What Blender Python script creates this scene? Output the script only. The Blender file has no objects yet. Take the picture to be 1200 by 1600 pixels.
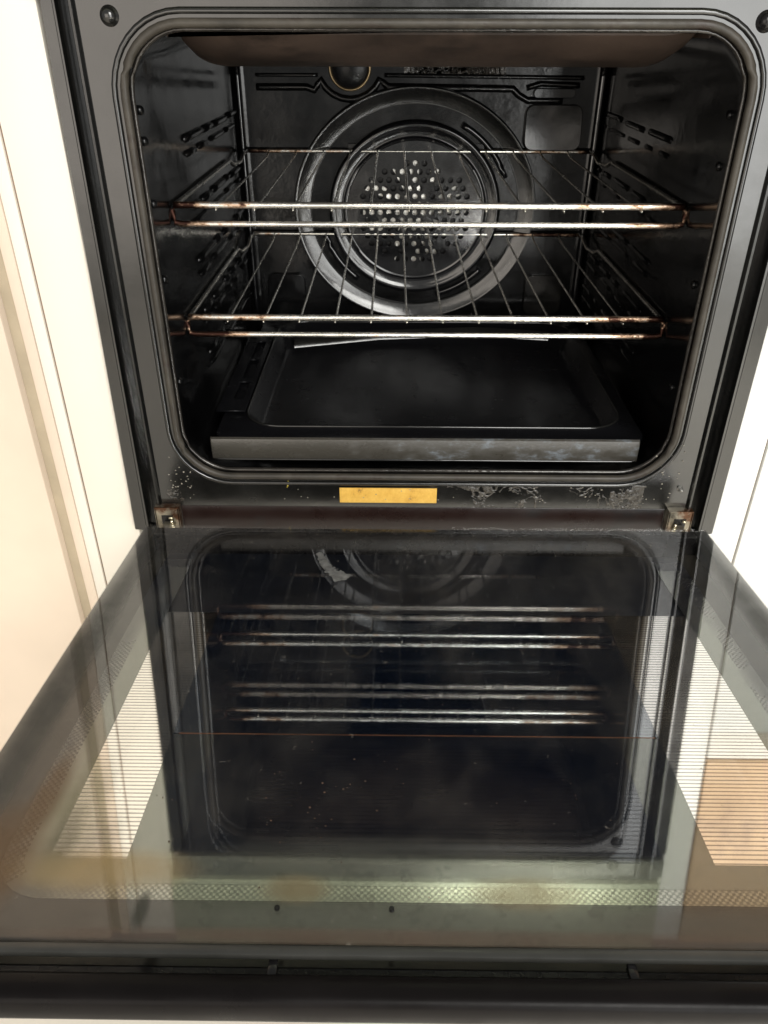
import bpy, bmesh, math, random
from mathutils import Vector, Matrix, noise

S = bpy.context.scene
COL = S.collection
random.seed(7)
PI = math.pi

# ---------------------------------------------------------------- camera
yaw, pitch, roll = -0.0098, 0.5580, 0.0025
fw = Vector((math.sin(yaw)*math.cos(pitch), math.cos(yaw)*math.cos(pitch), -math.sin(pitch)))
rt = Vector((math.cos(yaw), -math.sin(yaw), 0))
up = rt.cross(fw)
c_, s_ = math.cos(roll), math.sin(roll)
r2 = rt*c_ + up*s_
u2 = up*c_ - rt*s_
cam_d = bpy.data.cameras.new('camera')
cam = bpy.data.objects.new('camera', cam_d)
COL.objects.link(cam)
M = Matrix((r2, u2, -fw)).transposed().to_4x4()
M.translation = Vector((-0.0330, -0.6788, 0.4400))
cam.matrix_world = M
cam_d.sensor_fit = 'VERTICAL'
cam_d.sensor_height = 24
cam_d.lens = 1218.3/1600*24
cam_d.clip_start = 0.02
cam_d.clip_end = 100
S.camera = cam

# ---------------------------------------------------------------- world, lamps, exposure
W = bpy.data.worlds.new('World')
S.world = W
W.use_nodes = True
W.node_tree.nodes['Background'].inputs[0].default_value = (0.86, 0.86, 0.83, 1)
W.node_tree.nodes['Background'].inputs[1].default_value = 0.42

def area(name, loc, target, size, size_y, power, color):
    d = bpy.data.lights.new(name, 'AREA')
    d.shape = 'RECTANGLE'
    d.size = size
    d.size_y = size_y
    d.energy = power
    d.color = color
    o = bpy.data.objects.new(name, d)
    COL.objects.link(o)
    o.location = loc
    o.rotation_euler = (Vector(target)-Vector(loc)).to_track_quat('-Z', 'Y').to_euler()
    return o
area('low_right_fill', (1.45, -3.2, 0.30), (0.9, 0, 0.15), 1.7, 1.5, 40, (1.0, 1.0, 0.97))  # unseen light added low at right for the bright reflection in the frame
area('window_light', (0.75, -2.1, 1.55), (0.05, 0, 0.1), 1.1, 1.3, 52, (1.0, 0.985, 0.94))
sd = bpy.data.lights.new('floor_spot', 'SPOT')  # unseen spot added to brighten the floor and its reflection in the frame
sd.energy = 900
sd.spot_size = math.radians(24)
sd.spot_blend = 0.25
sd.shadow_soft_size = 0.03
sd.color = (1.0, 0.97, 0.90)
so = bpy.data.objects.new('floor_spot', sd)
COL.objects.link(so)
so.location = (2.6, -2.6, 2.6)
so.rotation_euler = (Vector((0.75, -1.15, -0.46))-so.location).to_track_quat('-Z', 'Y').to_euler()
area('room_light', (-1.10, -2.2, 0.45), (-0.1, 0, 0.2), 1.8, 1.5, 18, (1.0, 0.90, 0.79))

S.view_settings.view_transform = 'Standard'
S.view_settings.look = 'None'
S.view_settings.exposure = 0
S.view_settings.gamma = 1
S.view_settings.use_curve_mapping = False
S.render.engine = 'CYCLES'

# ---------------------------------------------------------------- materials
def nt(name):
    m = bpy.data.materials.new(name)
    m.use_nodes = True
    t = m.node_tree
    return m, t, t.nodes['Principled BSDF']

def N(t, kind, **kw):
    n = t.nodes.new(kind)
    for k, v in kw.items():
        if isinstance(k, str) and hasattr(n, k):
            setattr(n, k, v)
    return n

def ramp(t, src, stops):
    r = t.nodes.new('ShaderNodeValToRGB')
    el = r.color_ramp.elements
    while len(el) < len(stops):
        el.new(0.5)
    for e, (p, c) in zip(el, stops):
        e.position = p
        e.color = c if len(c) == 4 else (*c, 1)
    t.links.new(src, r.inputs[0])
    return r

def tex_noise(t, scale, detail=5, rough=0.6, stretch=None):
    tc = t.nodes.new('ShaderNodeTexCoord')
    mp = t.nodes.new('ShaderNodeMapping')
    t.links.new(tc.outputs['Object'], mp.inputs[0])
    if stretch:
        mp.inputs['Scale'].default_value = stretch
    n = t.nodes.new('ShaderNodeTexNoise')
    n.inputs['Scale'].default_value = scale
    n.inputs['Detail'].default_value = detail
    n.inputs['Roughness'].default_value = rough
    t.links.new(mp.outputs[0], n.inputs['Vector'])
    return n

def simple(name, col, rough=0.4, metal=0.0, var=0.15, scale=30, rvar=0.1, bump=0.0, bscale=200, spec=0.5, coat=0.0, stretch=None, stain=None, stain_amt=0.6):
    """principled with mottled colour, roughness and fine bump"""
    m, t, p = nt(name)
    n = tex_noise(t, scale, stretch=stretch)
    lo = tuple(max(0, c*(1-var)) for c in col)
    hi = tuple(min(1, c*(1+var)) for c in col)
    r = ramp(t, n.outputs[0], [(0.3, lo), (0.7, hi)])
    out = r.outputs[0]
    if stain:
        n2 = tex_noise(t, scale*0.45+3, 8, 0.7)
        r2_ = ramp(t, n2.outputs[0], [(stain_amt-0.06, (0, 0, 0)), (stain_amt+0.05, (1, 1, 1))])
        mx = t.nodes.new('ShaderNodeMixRGB')
        t.links.new(r2_.outputs[0], mx.inputs[0])
        t.links.new(out, mx.inputs[1])
        mx.inputs[2].default_value = (*stain, 1)
        out = mx.outputs[0]
    t.links.new(out, p.inputs['Base Color'])
    n3 = tex_noise(t, scale*1.7, 6, 0.65)
    mr = t.nodes.new('ShaderNodeMapRange')
    mr.inputs[1].default_value = 0.3
    mr.inputs[2].default_value = 0.7
    mr.inputs[3].default_value = max(0.02, rough-rvar)
    mr.inputs[4].default_value = min(1, rough+rvar)
    t.links.new(n3.outputs[0], mr.inputs[0])
    t.links.new(mr.outputs[0], p.inputs['Roughness'])
    p.inputs['Metallic'].default_value = metal
    p.inputs['Specular IOR Level'].default_value = spec
    p.inputs['Coat Weight'].default_value = coat
    if bump > 0:
        nb = tex_noise(t, bscale, 4, 0.6)
        b = t.nodes.new('ShaderNodeBump')
        b.inputs['Strength'].default_value = bump
        b.inputs['Distance'].default_value = 0.002
        t.links.new(nb.outputs[0], b.inputs['Height'])
        t.links.new(b.outputs[0], p.inputs['Normal'])
    return m

ENAMEL = simple('frame_enamel', (0.0055, 0.0055, 0.005), 0.20, var=0.3, scale=9, rvar=0.08, bump=0.06, bscale=45, spec=1.0, stain=(0.011, 0.011, 0.010), stain_amt=0.66)
CAVITY = simple('cavity_enamel', (0.0040, 0.0040, 0.0042), 0.15, var=0.4, scale=12, rvar=0.07, bump=0.24, bscale=22, spec=0.42, stain=(0.007, 0.006, 0.0055), stain_amt=0.62)
RINGEN = simple('grey_ring_enamel', (0.012, 0.0118, 0.011), 0.15, var=0.3, scale=20, rvar=0.06, bump=0.10, bscale=30, spec=1.0)
FAN_EN = simple('fan_cover_enamel', (0.008, 0.008, 0.009), 0.12, var=0.3, scale=20, rvar=0.05, bump=0.10, bscale=30, spec=1.0)
WETR = simple('greasy_rim_enamel', (0.030, 0.026, 0.022), 0.12, metal=0.35, var=0.5, scale=40, rvar=0.08, bump=0.3, bscale=120, spec=1.0)
BROWN = simple('baked_brown_enamel', (0.066, 0.046, 0.036), 0.5, var=0.4, scale=10, rvar=0.1, bump=0.2, bscale=50, spec=0.3, stain=(0.030, 0.022, 0.018), stain_amt=0.56)
SILL = simple('sill_brown_enamel', (0.014, 0.0055, 0.0042), 0.30, var=0.3, scale=9, rvar=0.08, bump=0.06, spec=0.45, stretch=(0.4, 1, 1), stain=(0.009, 0.008, 0.008), stain_amt=0.60)
RUBBER = simple('seal_rubber', (0.045, 0.039, 0.031), 0.45, var=0.35, scale=40, bump=0.1, spec=0.4, stain=(0.03, 0.02, 0.016), stain_amt=0.6)
BLACKM = simple('black_plastic', (0.006, 0.0055, 0.006), 0.26, var=0.3, scale=25, rvar=0.08, bump=0.05, spec=0.35)
DARKR = simple('dark_grey_rail', (0.030, 0.030, 0.027), 0.38, var=0.3, scale=20, spec=0.6)
TRAY = simple('tray_enamel', (0.006, 0.006, 0.007), 0.24, var=0.3, scale=22, rvar=0.05, bump=0.10, bscale=120, spec=0.22, stretch=(0.25, 1, 1))
CREAM = simple('cream_laminate', (0.80, 0.75, 0.66), 0.42, var=0.025, scale=4, rvar=0.06, bump=0.01, spec=0.35)
CREAM2 = simple('warm_cream_laminate', (0.74, 0.62, 0.50), 0.45, var=0.12, scale=2.2, rvar=0.06, spec=0.35)
WHITE = simple('white_laminate', (0.76, 0.76, 0.73), 0.42, var=0.04, scale=6, rvar=0.06, spec=0.35, stain=(0.66, 0.64, 0.58), stain_amt=0.72)
TAN = simple('worn_tan_laminate', (0.52, 0.36, 0.22), 0.5, var=0.15, scale=9, stain=(0.32, 0.22, 0.15), stain_amt=0.60)
GAPM = simple('shadow_gap_board', (0.20, 0.13, 0.09), 0.7, var=0.2, scale=30)
BANDM = simple('taupe_edge_strip', (0.42, 0.35, 0.25), 0.6, var=0.1, scale=30)
FASCIA = simple('brushed_fascia', (0.62, 0.66, 0.50), 0.30, metal=0.5, var=0.08, scale=12)
HINGE = simple('greasy_zinc', (0.30, 0.27, 0.21), 0.36, metal=0.7, var=0.4, scale=60, rvar=0.15, bump=0.3, bscale=160, stain=(0.085, 0.040, 0.020), stain_amt=0.49)
PIN = simple('bright_pin', (0.75, 0.68, 0.50), 0.25, metal=1.0, var=0.2, scale=60)
STEEL = simple('fan_steel', (0.42, 0.41, 0.38), 0.30, metal=0.8, bump=0.8, bscale=120, var=0.5, scale=60)
DARKIN = simple('door_inner_dark', (0.008, 0.010, 0.016), 0.5, var=0.4, scale=15, spec=0.25)
GOLD = simple('lamp_rim_brass', (0.34, 0.25, 0.14), 0.4, metal=0.9, var=0.5, scale=60)
FLOORM = simple('cream_floor_tile', (0.80, 0.76, 0.68), 0.35, var=0.06, scale=5, rvar=0.1, bump=0.02)
CRUST = simple('burnt_grease', (0.035, 0.030, 0.024), 0.22, var=0.6, scale=90, rvar=0.12, bump=0.5, bscale=260, spec=0.9)
FOODM = simple('dry_food_speck', (0.26, 0.24, 0.20), 0.7, var=0.4, scale=300)
FILM = simple('grey_dried_film', (0.15, 0.15, 0.145), 0.5, var=0.5, scale=150)
SPECKM = simple('burnt_residue', (0.075, 0.042, 0.026), 0.6, var=0.8, scale=200)
HANDLEM = simple('handle_black', (0.006, 0.005, 0.005), 0.35, var=0.3, scale=20, spec=0.10)
YFOOD = simple('yellow_food_speck', (0.42, 0.33, 0.05), 0.6, var=0.3, scale=300)

def chrome_mat():
    m, t, p = nt('greasy_chrome')
    n0 = tex_noise(t, 30, 12, 0.80, stretch=(0.55, 1, 1))
    tc = t.nodes.new('ShaderNodeTexCoord'); sx = t.nodes.new('ShaderNodeSeparateXYZ')
    t.links.new(tc.outputs['Object'], sx.inputs[0])
    ab = t.nodes.new('ShaderNodeMath'); ab.operation = 'ABSOLUTE'; t.links.new(sx.outputs[0], ab.inputs[0])
    g = t.nodes.new('ShaderNodeMapRange')
    g.inputs[1].default_value = 0.12; g.inputs[2].default_value = 0.235; g.inputs[3].default_value = 0.0; g.inputs[4].default_value = 0.17
    t.links.new(ab.outputs[0], g.inputs[0])
    n = t.nodes.new('ShaderNodeMath'); n.operation = 'ADD'
    t.links.new(n0.outputs[0], n.inputs[0]); t.links.new(g.outputs[0], n.inputs[1])
    r = ramp(t, n.outputs[0], [(0.56, (0.92, 0.89, 0.82)), (0.62, (0.62, 0.42, 0.28)), (0.67, (0.05, 0.022, 0.016))])
    t.links.new(r.outputs[0], p.inputs['Base Color'])
    r2_ = ramp(t, n.outputs[0], [(0.48, (0.16,)*3), (0.60, (0.45,)*3)])
    t.links.new(r2_.outputs[0], p.inputs['Roughness'])
    p.inputs['Metallic'].default_value = 0.95
    b = t.nodes.new('ShaderNodeBump')
    b.inputs['Strength'].default_value = 0.25
    b.inputs['Distance'].default_value = 0.001
    t.links.new(n.outputs[0], b.inputs['Height'])
    t.links.new(b.outputs[0], p.inputs['Normal'])
    return m
CHROME = chrome_mat()
WIREM = simple('dull_wire', (0.60, 0.58, 0.53), 0.22, metal=0.95, var=0.4, scale=45, rvar=0.08, stain=(0.06, 0.035, 0.02), stain_amt=0.64)

def label_mat():
    m, t, p = nt('worn_yellow_label')
    n = tex_noise(t, 60, 10, 0.78, stretch=(1, 1, 0.8))
    r = ramp(t, n.outputs[0], [(0.40, (0.80, 0.50, 0.10)), (0.58, (0.66, 0.37, 0.06)), (0.66, (0.10, 0.05, 0.02))])
    t.links.new(r.outputs[0], p.inputs['Base Color'])
    p.inputs['Roughness'].default_value = 0.5
    return m
LABELM = label_mat()

def lip_sheen_mat():
    """grey enamel for the tray lip, pale bluish reflections put into the colour"""
    m, t, p = nt('painted_sheen_enamel')
    n0 = tex_noise(t, 42, 10, 0.75, stretch=(0.8, 1, 1.6))
    tc = t.nodes.new('ShaderNodeTexCoord'); sx = t.nodes.new('ShaderNodeSeparateXYZ')
    t.links.new(tc.outputs['Object'], sx.inputs[0])
    g = t.nodes.new('ShaderNodeMapRange')
    g.inputs[1].default_value = -0.12; g.inputs[2].default_value = 0.02; g.inputs[3].default_value = -0.10; g.inputs[4].default_value = 0.07
    t.links.new(sx.outputs[0], g.inputs[0])
    n = t.nodes.new('ShaderNodeMath'); n.operation = 'ADD'
    t.links.new(n0.outputs[0], n.inputs[0]); t.links.new(g.outputs[0], n.inputs[1])
    r = ramp(t, n.outputs[0], [(0.50, (0.060, 0.055, 0.046)), (0.60, (0.082, 0.078, 0.070)), (0.70, (0.17, 0.19, 0.21))])
    t.links.new(r.outputs[0], p.inputs['Base Color'])
    r2_ = ramp(t, n.outputs[0], [(0.4, (0.24,)*3), (0.62, (0.5,)*3)])
    t.links.new(r2_.outputs[0], p.inputs['Roughness'])
    p.inputs['Specular IOR Level'].default_value = 0.7
    b = t.nodes.new('ShaderNodeBump')
    b.inputs['Strength'].default_value = 0.3
    b.inputs['Distance'].default_value = 0.001
    t.links.new(n.outputs[0], b.inputs['Height'])
    t.links.new(b.outputs[0], p.inputs['Normal'])
    return m
LIPM = lip_sheen_mat()

def glass_mat(name, f0, dust=0.03, tint=(1, 1, 1), rough=0.02, smears=()):
    """thin sheet glass: clear with a mirror-like share that grows at grazing angles, slightly smeared"""
    m = bpy.data.materials.new(name)
    m.use_nodes = True
    t = m.node_tree
    t.nodes.clear()
    out = t.nodes.new('ShaderNodeOutputMaterial')
    tr = t.nodes.new('ShaderNodeBsdfTransparent')
    tr.inputs[0].default_value = (*tint, 1)
    gl = t.nodes.new('ShaderNodeBsdfGlossy')
    gl.inputs['Roughness'].default_value = rough
    lw = t.nodes.new('ShaderNodeLayerWeight')
    lw.inputs[0].default_value = 0.5
    pw = t.nodes.new('ShaderNodeMath'); pw.operation = 'POWER'; pw.inputs[1].default_value = 4
    t.links.new(lw.outputs['Facing'], pw.inputs[0])
    ma = t.nodes.new('ShaderNodeMath'); ma.operation = 'MULTIPLY_ADD'
    ma.inputs[1].default_value = 1-f0; ma.inputs[2].default_value = f0
    t.links.new(pw.outputs[0], ma.inputs[0])
    mx = t.nodes.new('ShaderNodeMixShader')
    t.links.new(ma.outputs[0], mx.inputs[0])
    t.links.new(tr.outputs[0], mx.inputs[1])
    t.links.new(gl.outputs[0], mx.inputs[2])
    df = t.nodes.new('ShaderNodeBsdfDiffuse')
    df.inputs[0].default_value = (0.55, 0.50, 0.42, 1)
    n = tex_noise(t, 9, 8, 0.7, stretch=(1.0, 0.55, 1))
    r = ramp(t, n.outputs[0], [(0.45, (0, 0, 0)), (0.72, (dust,)*3)])
    n2 = tex_noise(t, 170, 2, 0.5)
    r2_ = ramp(t, n2.outputs[0], [(0.735, (0, 0, 0)), (0.76, (dust*5,)*3)])
    ad = t.nodes.new('ShaderNodeMath'); ad.operation = 'ADD'; ad.use_clamp = True
    t.links.new(r.outputs[0], ad.inputs[0]); t.links.new(r2_.outputs[0], ad.inputs[1])
    m2 = t.nodes.new('ShaderNodeMixShader')
    t.links.new(ad.outputs[0], m2.inputs[0])
    t.links.new(mx.outputs[0], m2.inputs[1])
    t.links.new(df.outputs[0], m2.inputs[2])
    cur = m2.outputs[0]
    nz = tex_noise(t, 26, 7, 0.7)
    nzr = ramp(t, nz.outputs[0], [(0.30, (0.45,)*3), (0.62, (1, 1, 1))])
    tco = t.nodes.new('ShaderNodeTexCoord')
    for (x, tt, rx, ry, al, col) in smears:
        # baked smear between the panes: soft patch of brownish film
        mp = t.nodes.new('ShaderNodeVectorMath'); mp.operation = 'SUBTRACT'; mp.inputs[1].default_value = (x, -tt, 0)
        t.links.new(tco.outputs['Object'], mp.inputs[0])
        ml = t.nodes.new('ShaderNodeVectorMath'); ml.operation = 'MULTIPLY'; ml.inputs[1].default_value = (1/rx, 1/ry, 0)
        t.links.new(mp.outputs[0], ml.inputs[0])
        ln = t.nodes.new('ShaderNodeVectorMath'); ln.operation = 'LENGTH'
        t.links.new(ml.outputs[0], ln.inputs[0])
        mr = t.nodes.new('ShaderNodeMapRange'); mr.interpolation_type = 'SMOOTHSTEP'
        mr.inputs[1].default_value = 1.0; mr.inputs[2].default_value = 0.25; mr.inputs[3].default_value = 0; mr.inputs[4].default_value = al
        t.links.new(ln.outputs['Value'], mr.inputs[0])
        mu = t.nodes.new('ShaderNodeMath'); mu.operation = 'MULTIPLY'
        t.links.new(mr.outputs[0], mu.inputs[0]); t.links.new(nzr.outputs[0], mu.inputs[1])
        d2 = t.nodes.new('ShaderNodeBsdfDiffuse'); d2.inputs[0].default_value = (*col, 1)
        m3 = t.nodes.new('ShaderNodeMixShader')
        t.links.new(mu.outputs[0], m3.inputs[0]); t.links.new(cur, m3.inputs[1]); t.links.new(d2.outputs[0], m3.inputs[2])
        cur = m3.outputs[0]
    t.links.new(cur, out.inputs[0])
    return m
TANF, BRF, GRF = (0.42, 0.30, 0.14), (0.16, 0.10, 0.055), (0.13, 0.13, 0.11)
SMEARS = [(-0.180, 0.3810, 0.060, 0.017, 0.48, TANF), (-0.205, 0.345, 0.022, 0.055, 0.42, (0.22, 0.20, 0.12)), (-0.236, 0.375, 0.030, 0.045, 0.75, BRF), (-0.225, 0.335, 0.012, 0.050, 0.55, BRF),
          (-0.079, 0.3915, 0.022, 0.011, 0.60, (0.20, 0.16, 0.09)), (0.036, 0.3930, 0.036, 0.013, 0.50, (0.24, 0.18, 0.09)), (-0.02, 0.4170, 0.26, 0.006, 0.60, (0.12, 0.085, 0.065)),
          (-0.256, 0.22, 0.016, 0.25, 0.55, (0.07, 0.07, 0.062)), (0.256, 0.22, 0.016, 0.25, 0.55, (0.08, 0.08, 0.072)), (-0.152, 0.405, 0.005, 0.014, 0.8, (0.05, 0.05, 0.04)),
          (-0.03, 0.372, 0.13, 0.016, 0.22, GRF), (0.0, 0.4080, 0.2, 0.012, 0.25, GRF), (0.15, 0.4100, 0.10, 0.015, 0.35, (0.12, 0.10, 0.08))]
PANE = glass_mat('smeared_pane_glass', 0.048, 0.030, smears=SMEARS)

def coated_mat(name, refl_a, refl_b, stripes=0.0, dots=0.0, tint=(1, 1, 1), base=(0.006, 0.009, 0.018), rough=0.03, haze=None, hz_amt=0.0):
    """reflective coating on the lower pane, printed with fine lines or dots"""
    m = bpy.data.materials.new(name)
    m.use_nodes = True
    t = m.node_tree
    t.nodes.clear()
    L = t.links.new
    out = t.nodes.new('ShaderNodeOutputMaterial')
    df = t.nodes.new('ShaderNodeBsdfDiffuse'); df.inputs[0].default_value = (*base, 1)
    gl = t.nodes.new('ShaderNodeBsdfGlossy'); gl.inputs['Roughness'].default_value = rough
    gl.inputs[0].default_value = (*tint, 1)
    tc = t.nodes.new('ShaderNodeTexCoord')
    sx = t.nodes.new('ShaderNodeSeparateXYZ'); L(tc.outputs['Object'], sx.inputs[0])
    mx = t.nodes.new('ShaderNodeMixShader')
    def math_(op, a, b=None):
        n = t.nodes.new('ShaderNodeMath'); n.operation = op
        for i, v in enumerate((a, b)):
            if v is None: continue
            if isinstance(v, (int, float)): n.inputs[i].default_value = v
            else: L(v, n.inputs[i])
        return n.outputs[0]
    if stripes > 0:
        w = math_('SINE', math_('MULTIPLY', sx.outputs[1], 2*PI/stripes))
        k = math_('GREATER_THAN', w, -0.50)
    elif dots > 0:
        a = math_('SINE', math_('MULTIPLY', math_('ADD', sx.outputs[0], sx.outputs[1]), 2*PI/dots))
        b = math_('SINE', math_('MULTIPLY', math_('SUBTRACT', sx.outputs[0], sx.outputs[1]), 2*PI/dots))
        k = math_('GREATER_THAN', math_('ADD', a, b), 0.1)
    else:
        k = None
    if k is not None:
        mr = t.nodes.new('ShaderNodeMapRange')
        mr.inputs[3].default_value = refl_b; mr.inputs[4].default_value = refl_a
        L(k, mr.inputs[0]); L(mr.outputs[0], mx.inputs[0])
    else:
        mx.inputs[0].default_value = refl_a
    L(df.outputs[0], mx.inputs[1]); L(gl.outputs[0], mx.inputs[2])
    res = mx.outputs[0]
    if haze:
        hz = t.nodes.new('ShaderNodeBsdfDiffuse'); hz.inputs[0].default_value = (*haze, 1)
        n = tex_noise(t, 11, 6, 0.6)
        r = ramp(t, n.outputs[0], [(0.38, (0, 0, 0)), (0.66, (hz_amt,)*3)])
        m2 = t.nodes.new('ShaderNodeMixShader')
        L(r.outputs[0], m2.inputs[0]); L(res, m2.inputs[1]); L(hz.outputs[0], m2.inputs[2])
        res = m2.outputs[0]
    L(res, out.inputs[0])
    return m
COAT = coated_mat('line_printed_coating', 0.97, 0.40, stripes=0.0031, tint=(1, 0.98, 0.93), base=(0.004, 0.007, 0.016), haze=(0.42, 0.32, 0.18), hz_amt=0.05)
RINGM = coated_mat('plain_lower_glass', 0.21, 0.21, tint=(0.95, 1.0, 0.86), haze=(0.30, 0.25, 0.15), hz_amt=0.10)
DOTM = coated_mat('dot_printed_band', 0.30, 0.14, dots=0.0035, tint=(0.98, 1.0, 0.84), haze=(0.30, 0.24, 0.14), hz_amt=0.12)
GRIMEM = coated_mat('grimy_glass_edge', 0.03, 0.03, tint=(1, 1, 0.9), base=(0.012, 0.013, 0.012), rough=0.1, haze=(0.10, 0.08, 0.06), hz_amt=0.30)
DARKREFL = coated_mat('dark_reflection_glass', 0.16, 0.06, stripes=0.0031, base=(0.005, 0.007, 0.013), tint=(0.9, 0.95, 1.0), haze=(0.10, 0.09, 0.075), hz_amt=0.16)
SIDEDOT = coated_mat('faded_dot_band', 0.24, 0.09, dots=0.0038, tint=(0.98, 1.0, 0.88), haze=(0.16, 0.14, 0.11), hz_amt=0.2)
COATC = coated_mat('dimmed_line_coating', 0.40, 0.24, stripes=0.0031, tint=(0.90, 0.96, 1.0), base=(0.005, 0.008, 0.016), rough=0.025, haze=(0.10, 0.09, 0.075), hz_amt=0.08)
COPPER = simple('copper_reflected_edge', (0.30, 0.13, 0.07), 0.4, metal=0.8, var=0.3, scale=40)

# ---------------------------------------------------------------- mesh helpers
def finish(bm, name, mat, parent=None, smooth=None, recalc=True):
    if recalc:
        bmesh.ops.recalc_face_normals(bm, faces=bm.faces[:])
    me = bpy.data.meshes.new(name)
    bm.to_mesh(me)
    bm.free()
    me.materials.append(mat)
    o = bpy.data.objects.new(name, me)
    COL.objects.link(o)
    if parent is not None:
        o.parent = parent
    if smooth:
        for p in me.polygons:
            p.use_smooth = True
        if smooth < 3:
            me.set_sharp_from_angle(angle=smooth)
    return o

def box(bm, x0, x1, y0, y1, z0, z1, bev=0.0, seg=2):
    r = bmesh.ops.create_cube(bm, size=1)
    vs = r['verts']
    for v in vs:
        v.co = Vector((x0+(v.co.x+.5)*(x1-x0), y0+(v.co.y+.5)*(y1-y0), z0+(v.co.z+.5)*(z1-z0)))
    if bev > 0:
        es = list({e for v in vs for e in v.link_edges})
        bmesh.ops.bevel(bm, geom=es, offset=bev, segments=seg, affect='EDGES', profile=0.5)

def part_box(name, mat, parent, *a, bev=0.0, seg=2):
    bm = bmesh.new()
    box(bm, *a, bev=bev, seg=seg)
    return finish(bm, name, mat, parent, smooth=0.6 if bev else None)

def tube(bm, pts, r, seg=10, closed=False, sy=1.0, wob=0.0):
    pts = [Vector(p) for p in pts]
    n = len(pts)
    rings = []
    ref = Vector((0, 0, 1))
    for i, p in enumerate(pts):
        a = pts[(i-1) % n] if (closed or i > 0) else p
        b = pts[(i+1) % n] if (closed or i < n-1) else p
        d = (b-a).normalized()
        rf = ref if abs(d.z) < 0.9 else Vector((0, 1, 0))
        s = d.cross(rf).normalized()
        u = s.cross(d).normalized()
        rr = r*(1+wob*noise.noise(p*180)) if wob else r
        rings.append([bm.verts.new(p+(s*math.cos(2*PI*k/seg)*sy+u*math.sin(2*PI*k/seg))*rr) for k in range(seg)])
    m = n if closed else n-1
    for i in range(m):
        A, B = rings[i], rings[(i+1) % n]
        for k in range(seg):
            bm.faces.new((A[k], A[(k+1) % seg], B[(k+1) % seg], B[k]))
    if not closed:
        bm.faces.new(rings[0][::-1])
        bm.faces.new(rings[-1])

def subdiv(pts, step=0.01):
    out = []
    for a, b in zip(pts[:-1], pts[1:]):
        a, b = Vector(a), Vector(b)
        k = max(1, int((b-a).length/step))
        for i in range(k):
            out.append(a.lerp(b, i/k))
    out.append(Vector(pts[-1]))
    return out

def rrect(x0, x1, z0, z1, r, n=10):
    """rounded rectangle, counter-clockwise list of (x, z)"""
    P = []
    for cx, cz, a0 in ((x1-r, z1-r, 0), (x0+r, z1-r, 90), (x0+r, z0+r, 180), (x1-r, z0+r, 270)):
        for k in range(n+1):
            a = math.radians(a0+90*k/n)
            P.append((cx+r*math.cos(a), cz+r*math.sin(a)))
    return P

def loft(bm, loops, close_ends=False):
    """loops: lists of Vector of equal length; skin them"""
    R_ = [[bm.verts.new(p) for p in L] for L in loops]
    for A, B in zip(R_[:-1], R_[1:]):
        n = len(A)
        for k in range(n):
            bm.faces.new((A[k], A[(k+1) % n], B[(k+1) % n], B[k]))
    if close_ends:
        bm.faces.new(R_[0]); bm.faces.new(R_[-1])
    return R_

def plate(name, outer, holes, thick, mat, parent, place, bevel=0.0):
    """flat plate with holes from 2D loops; place maps curve-space matrix"""
    cu = bpy.data.curves.new(name, 'CURVE')
    cu.dimensions = '2D'
    cu.fill_mode = 'BOTH'
    cu.extrude = thick/2
    cu.bevel_depth = bevel
    cu.bevel_resolution = 1
    for L in [outer]+holes:
        sp = cu.splines.new('POLY')
        sp.points.add(len(L)-1)
        for pt, (x, y) in zip(sp.points, L):
            pt.co = (x, y, 0, 1)
        sp.use_cyclic_u = True
    tmp = bpy.data.objects.new(name, cu)
    COL.objects.link(tmp)
    dg = bpy.context.evaluated_depsgraph_get()
    me = bpy.data.meshes.new_from_object(tmp.evaluated_get(dg))
    bpy.data.objects.remove(tmp)
    me.transform(place)
    me.materials.clear()
    me.materials.append(mat)
    o = bpy.data.objects.new(name, me)
    COL.objects.link(o)
    if parent is not None:
        o.parent = parent
    return o

# plate in x,z plane at depth y (curve X->X, curve Y->Z, curve Z->-Y)
def XZ(y):
    return Matrix(((1, 0, 0, 0), (0, 0, -1, y), (0, 1, 0, 0), (0, 0, 0, 1)))

def circle(cx, cz, r, n=48, rz=None, a0=0):
    rz = rz or r
    return [(cx+r*math.cos(a0+2*PI*k/n), cz+rz*math.sin(a0+2*PI*k/n)) for k in range(n)]

def revolve(bm, cx, cz, prof, n=96, ez=1.0, cap=False):
    """prof: list of (radius, y). ring profile round an axis along Y"""
    loops = []
    for r, y in prof:
        loops.append([Vector((cx+r*math.cos(2*PI*k/n), y, cz+r*ez*math.sin(2*PI*k/n))) for k in range(n)])
    R_ = loft(bm, loops)
    if cap:
        bm.faces.new(R_[-1])

def tag(o, label=None, cat=None, group=None, kind=None):
    if label: o['label'] = label
    if cat: o['category'] = cat
    if group: o['group'] = group
    if kind: o['kind'] = kind
    return o

def empty(name, loc=(0, 0, 0)):
    o = bpy.data.objects.new(name, None)
    COL.objects.link(o)
    o.location = loc
    o.empty_display_size = 0.05
    return o

# ---------------------------------------------------------------- the setting
FZ = -0.46
bm = bmesh.new()
box(bm, -4, 4, -5, 1.2, FZ-0.05, FZ)
floor = finish(bm, 'floor', FLOORM)
tag(floor, kind='structure')
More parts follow.
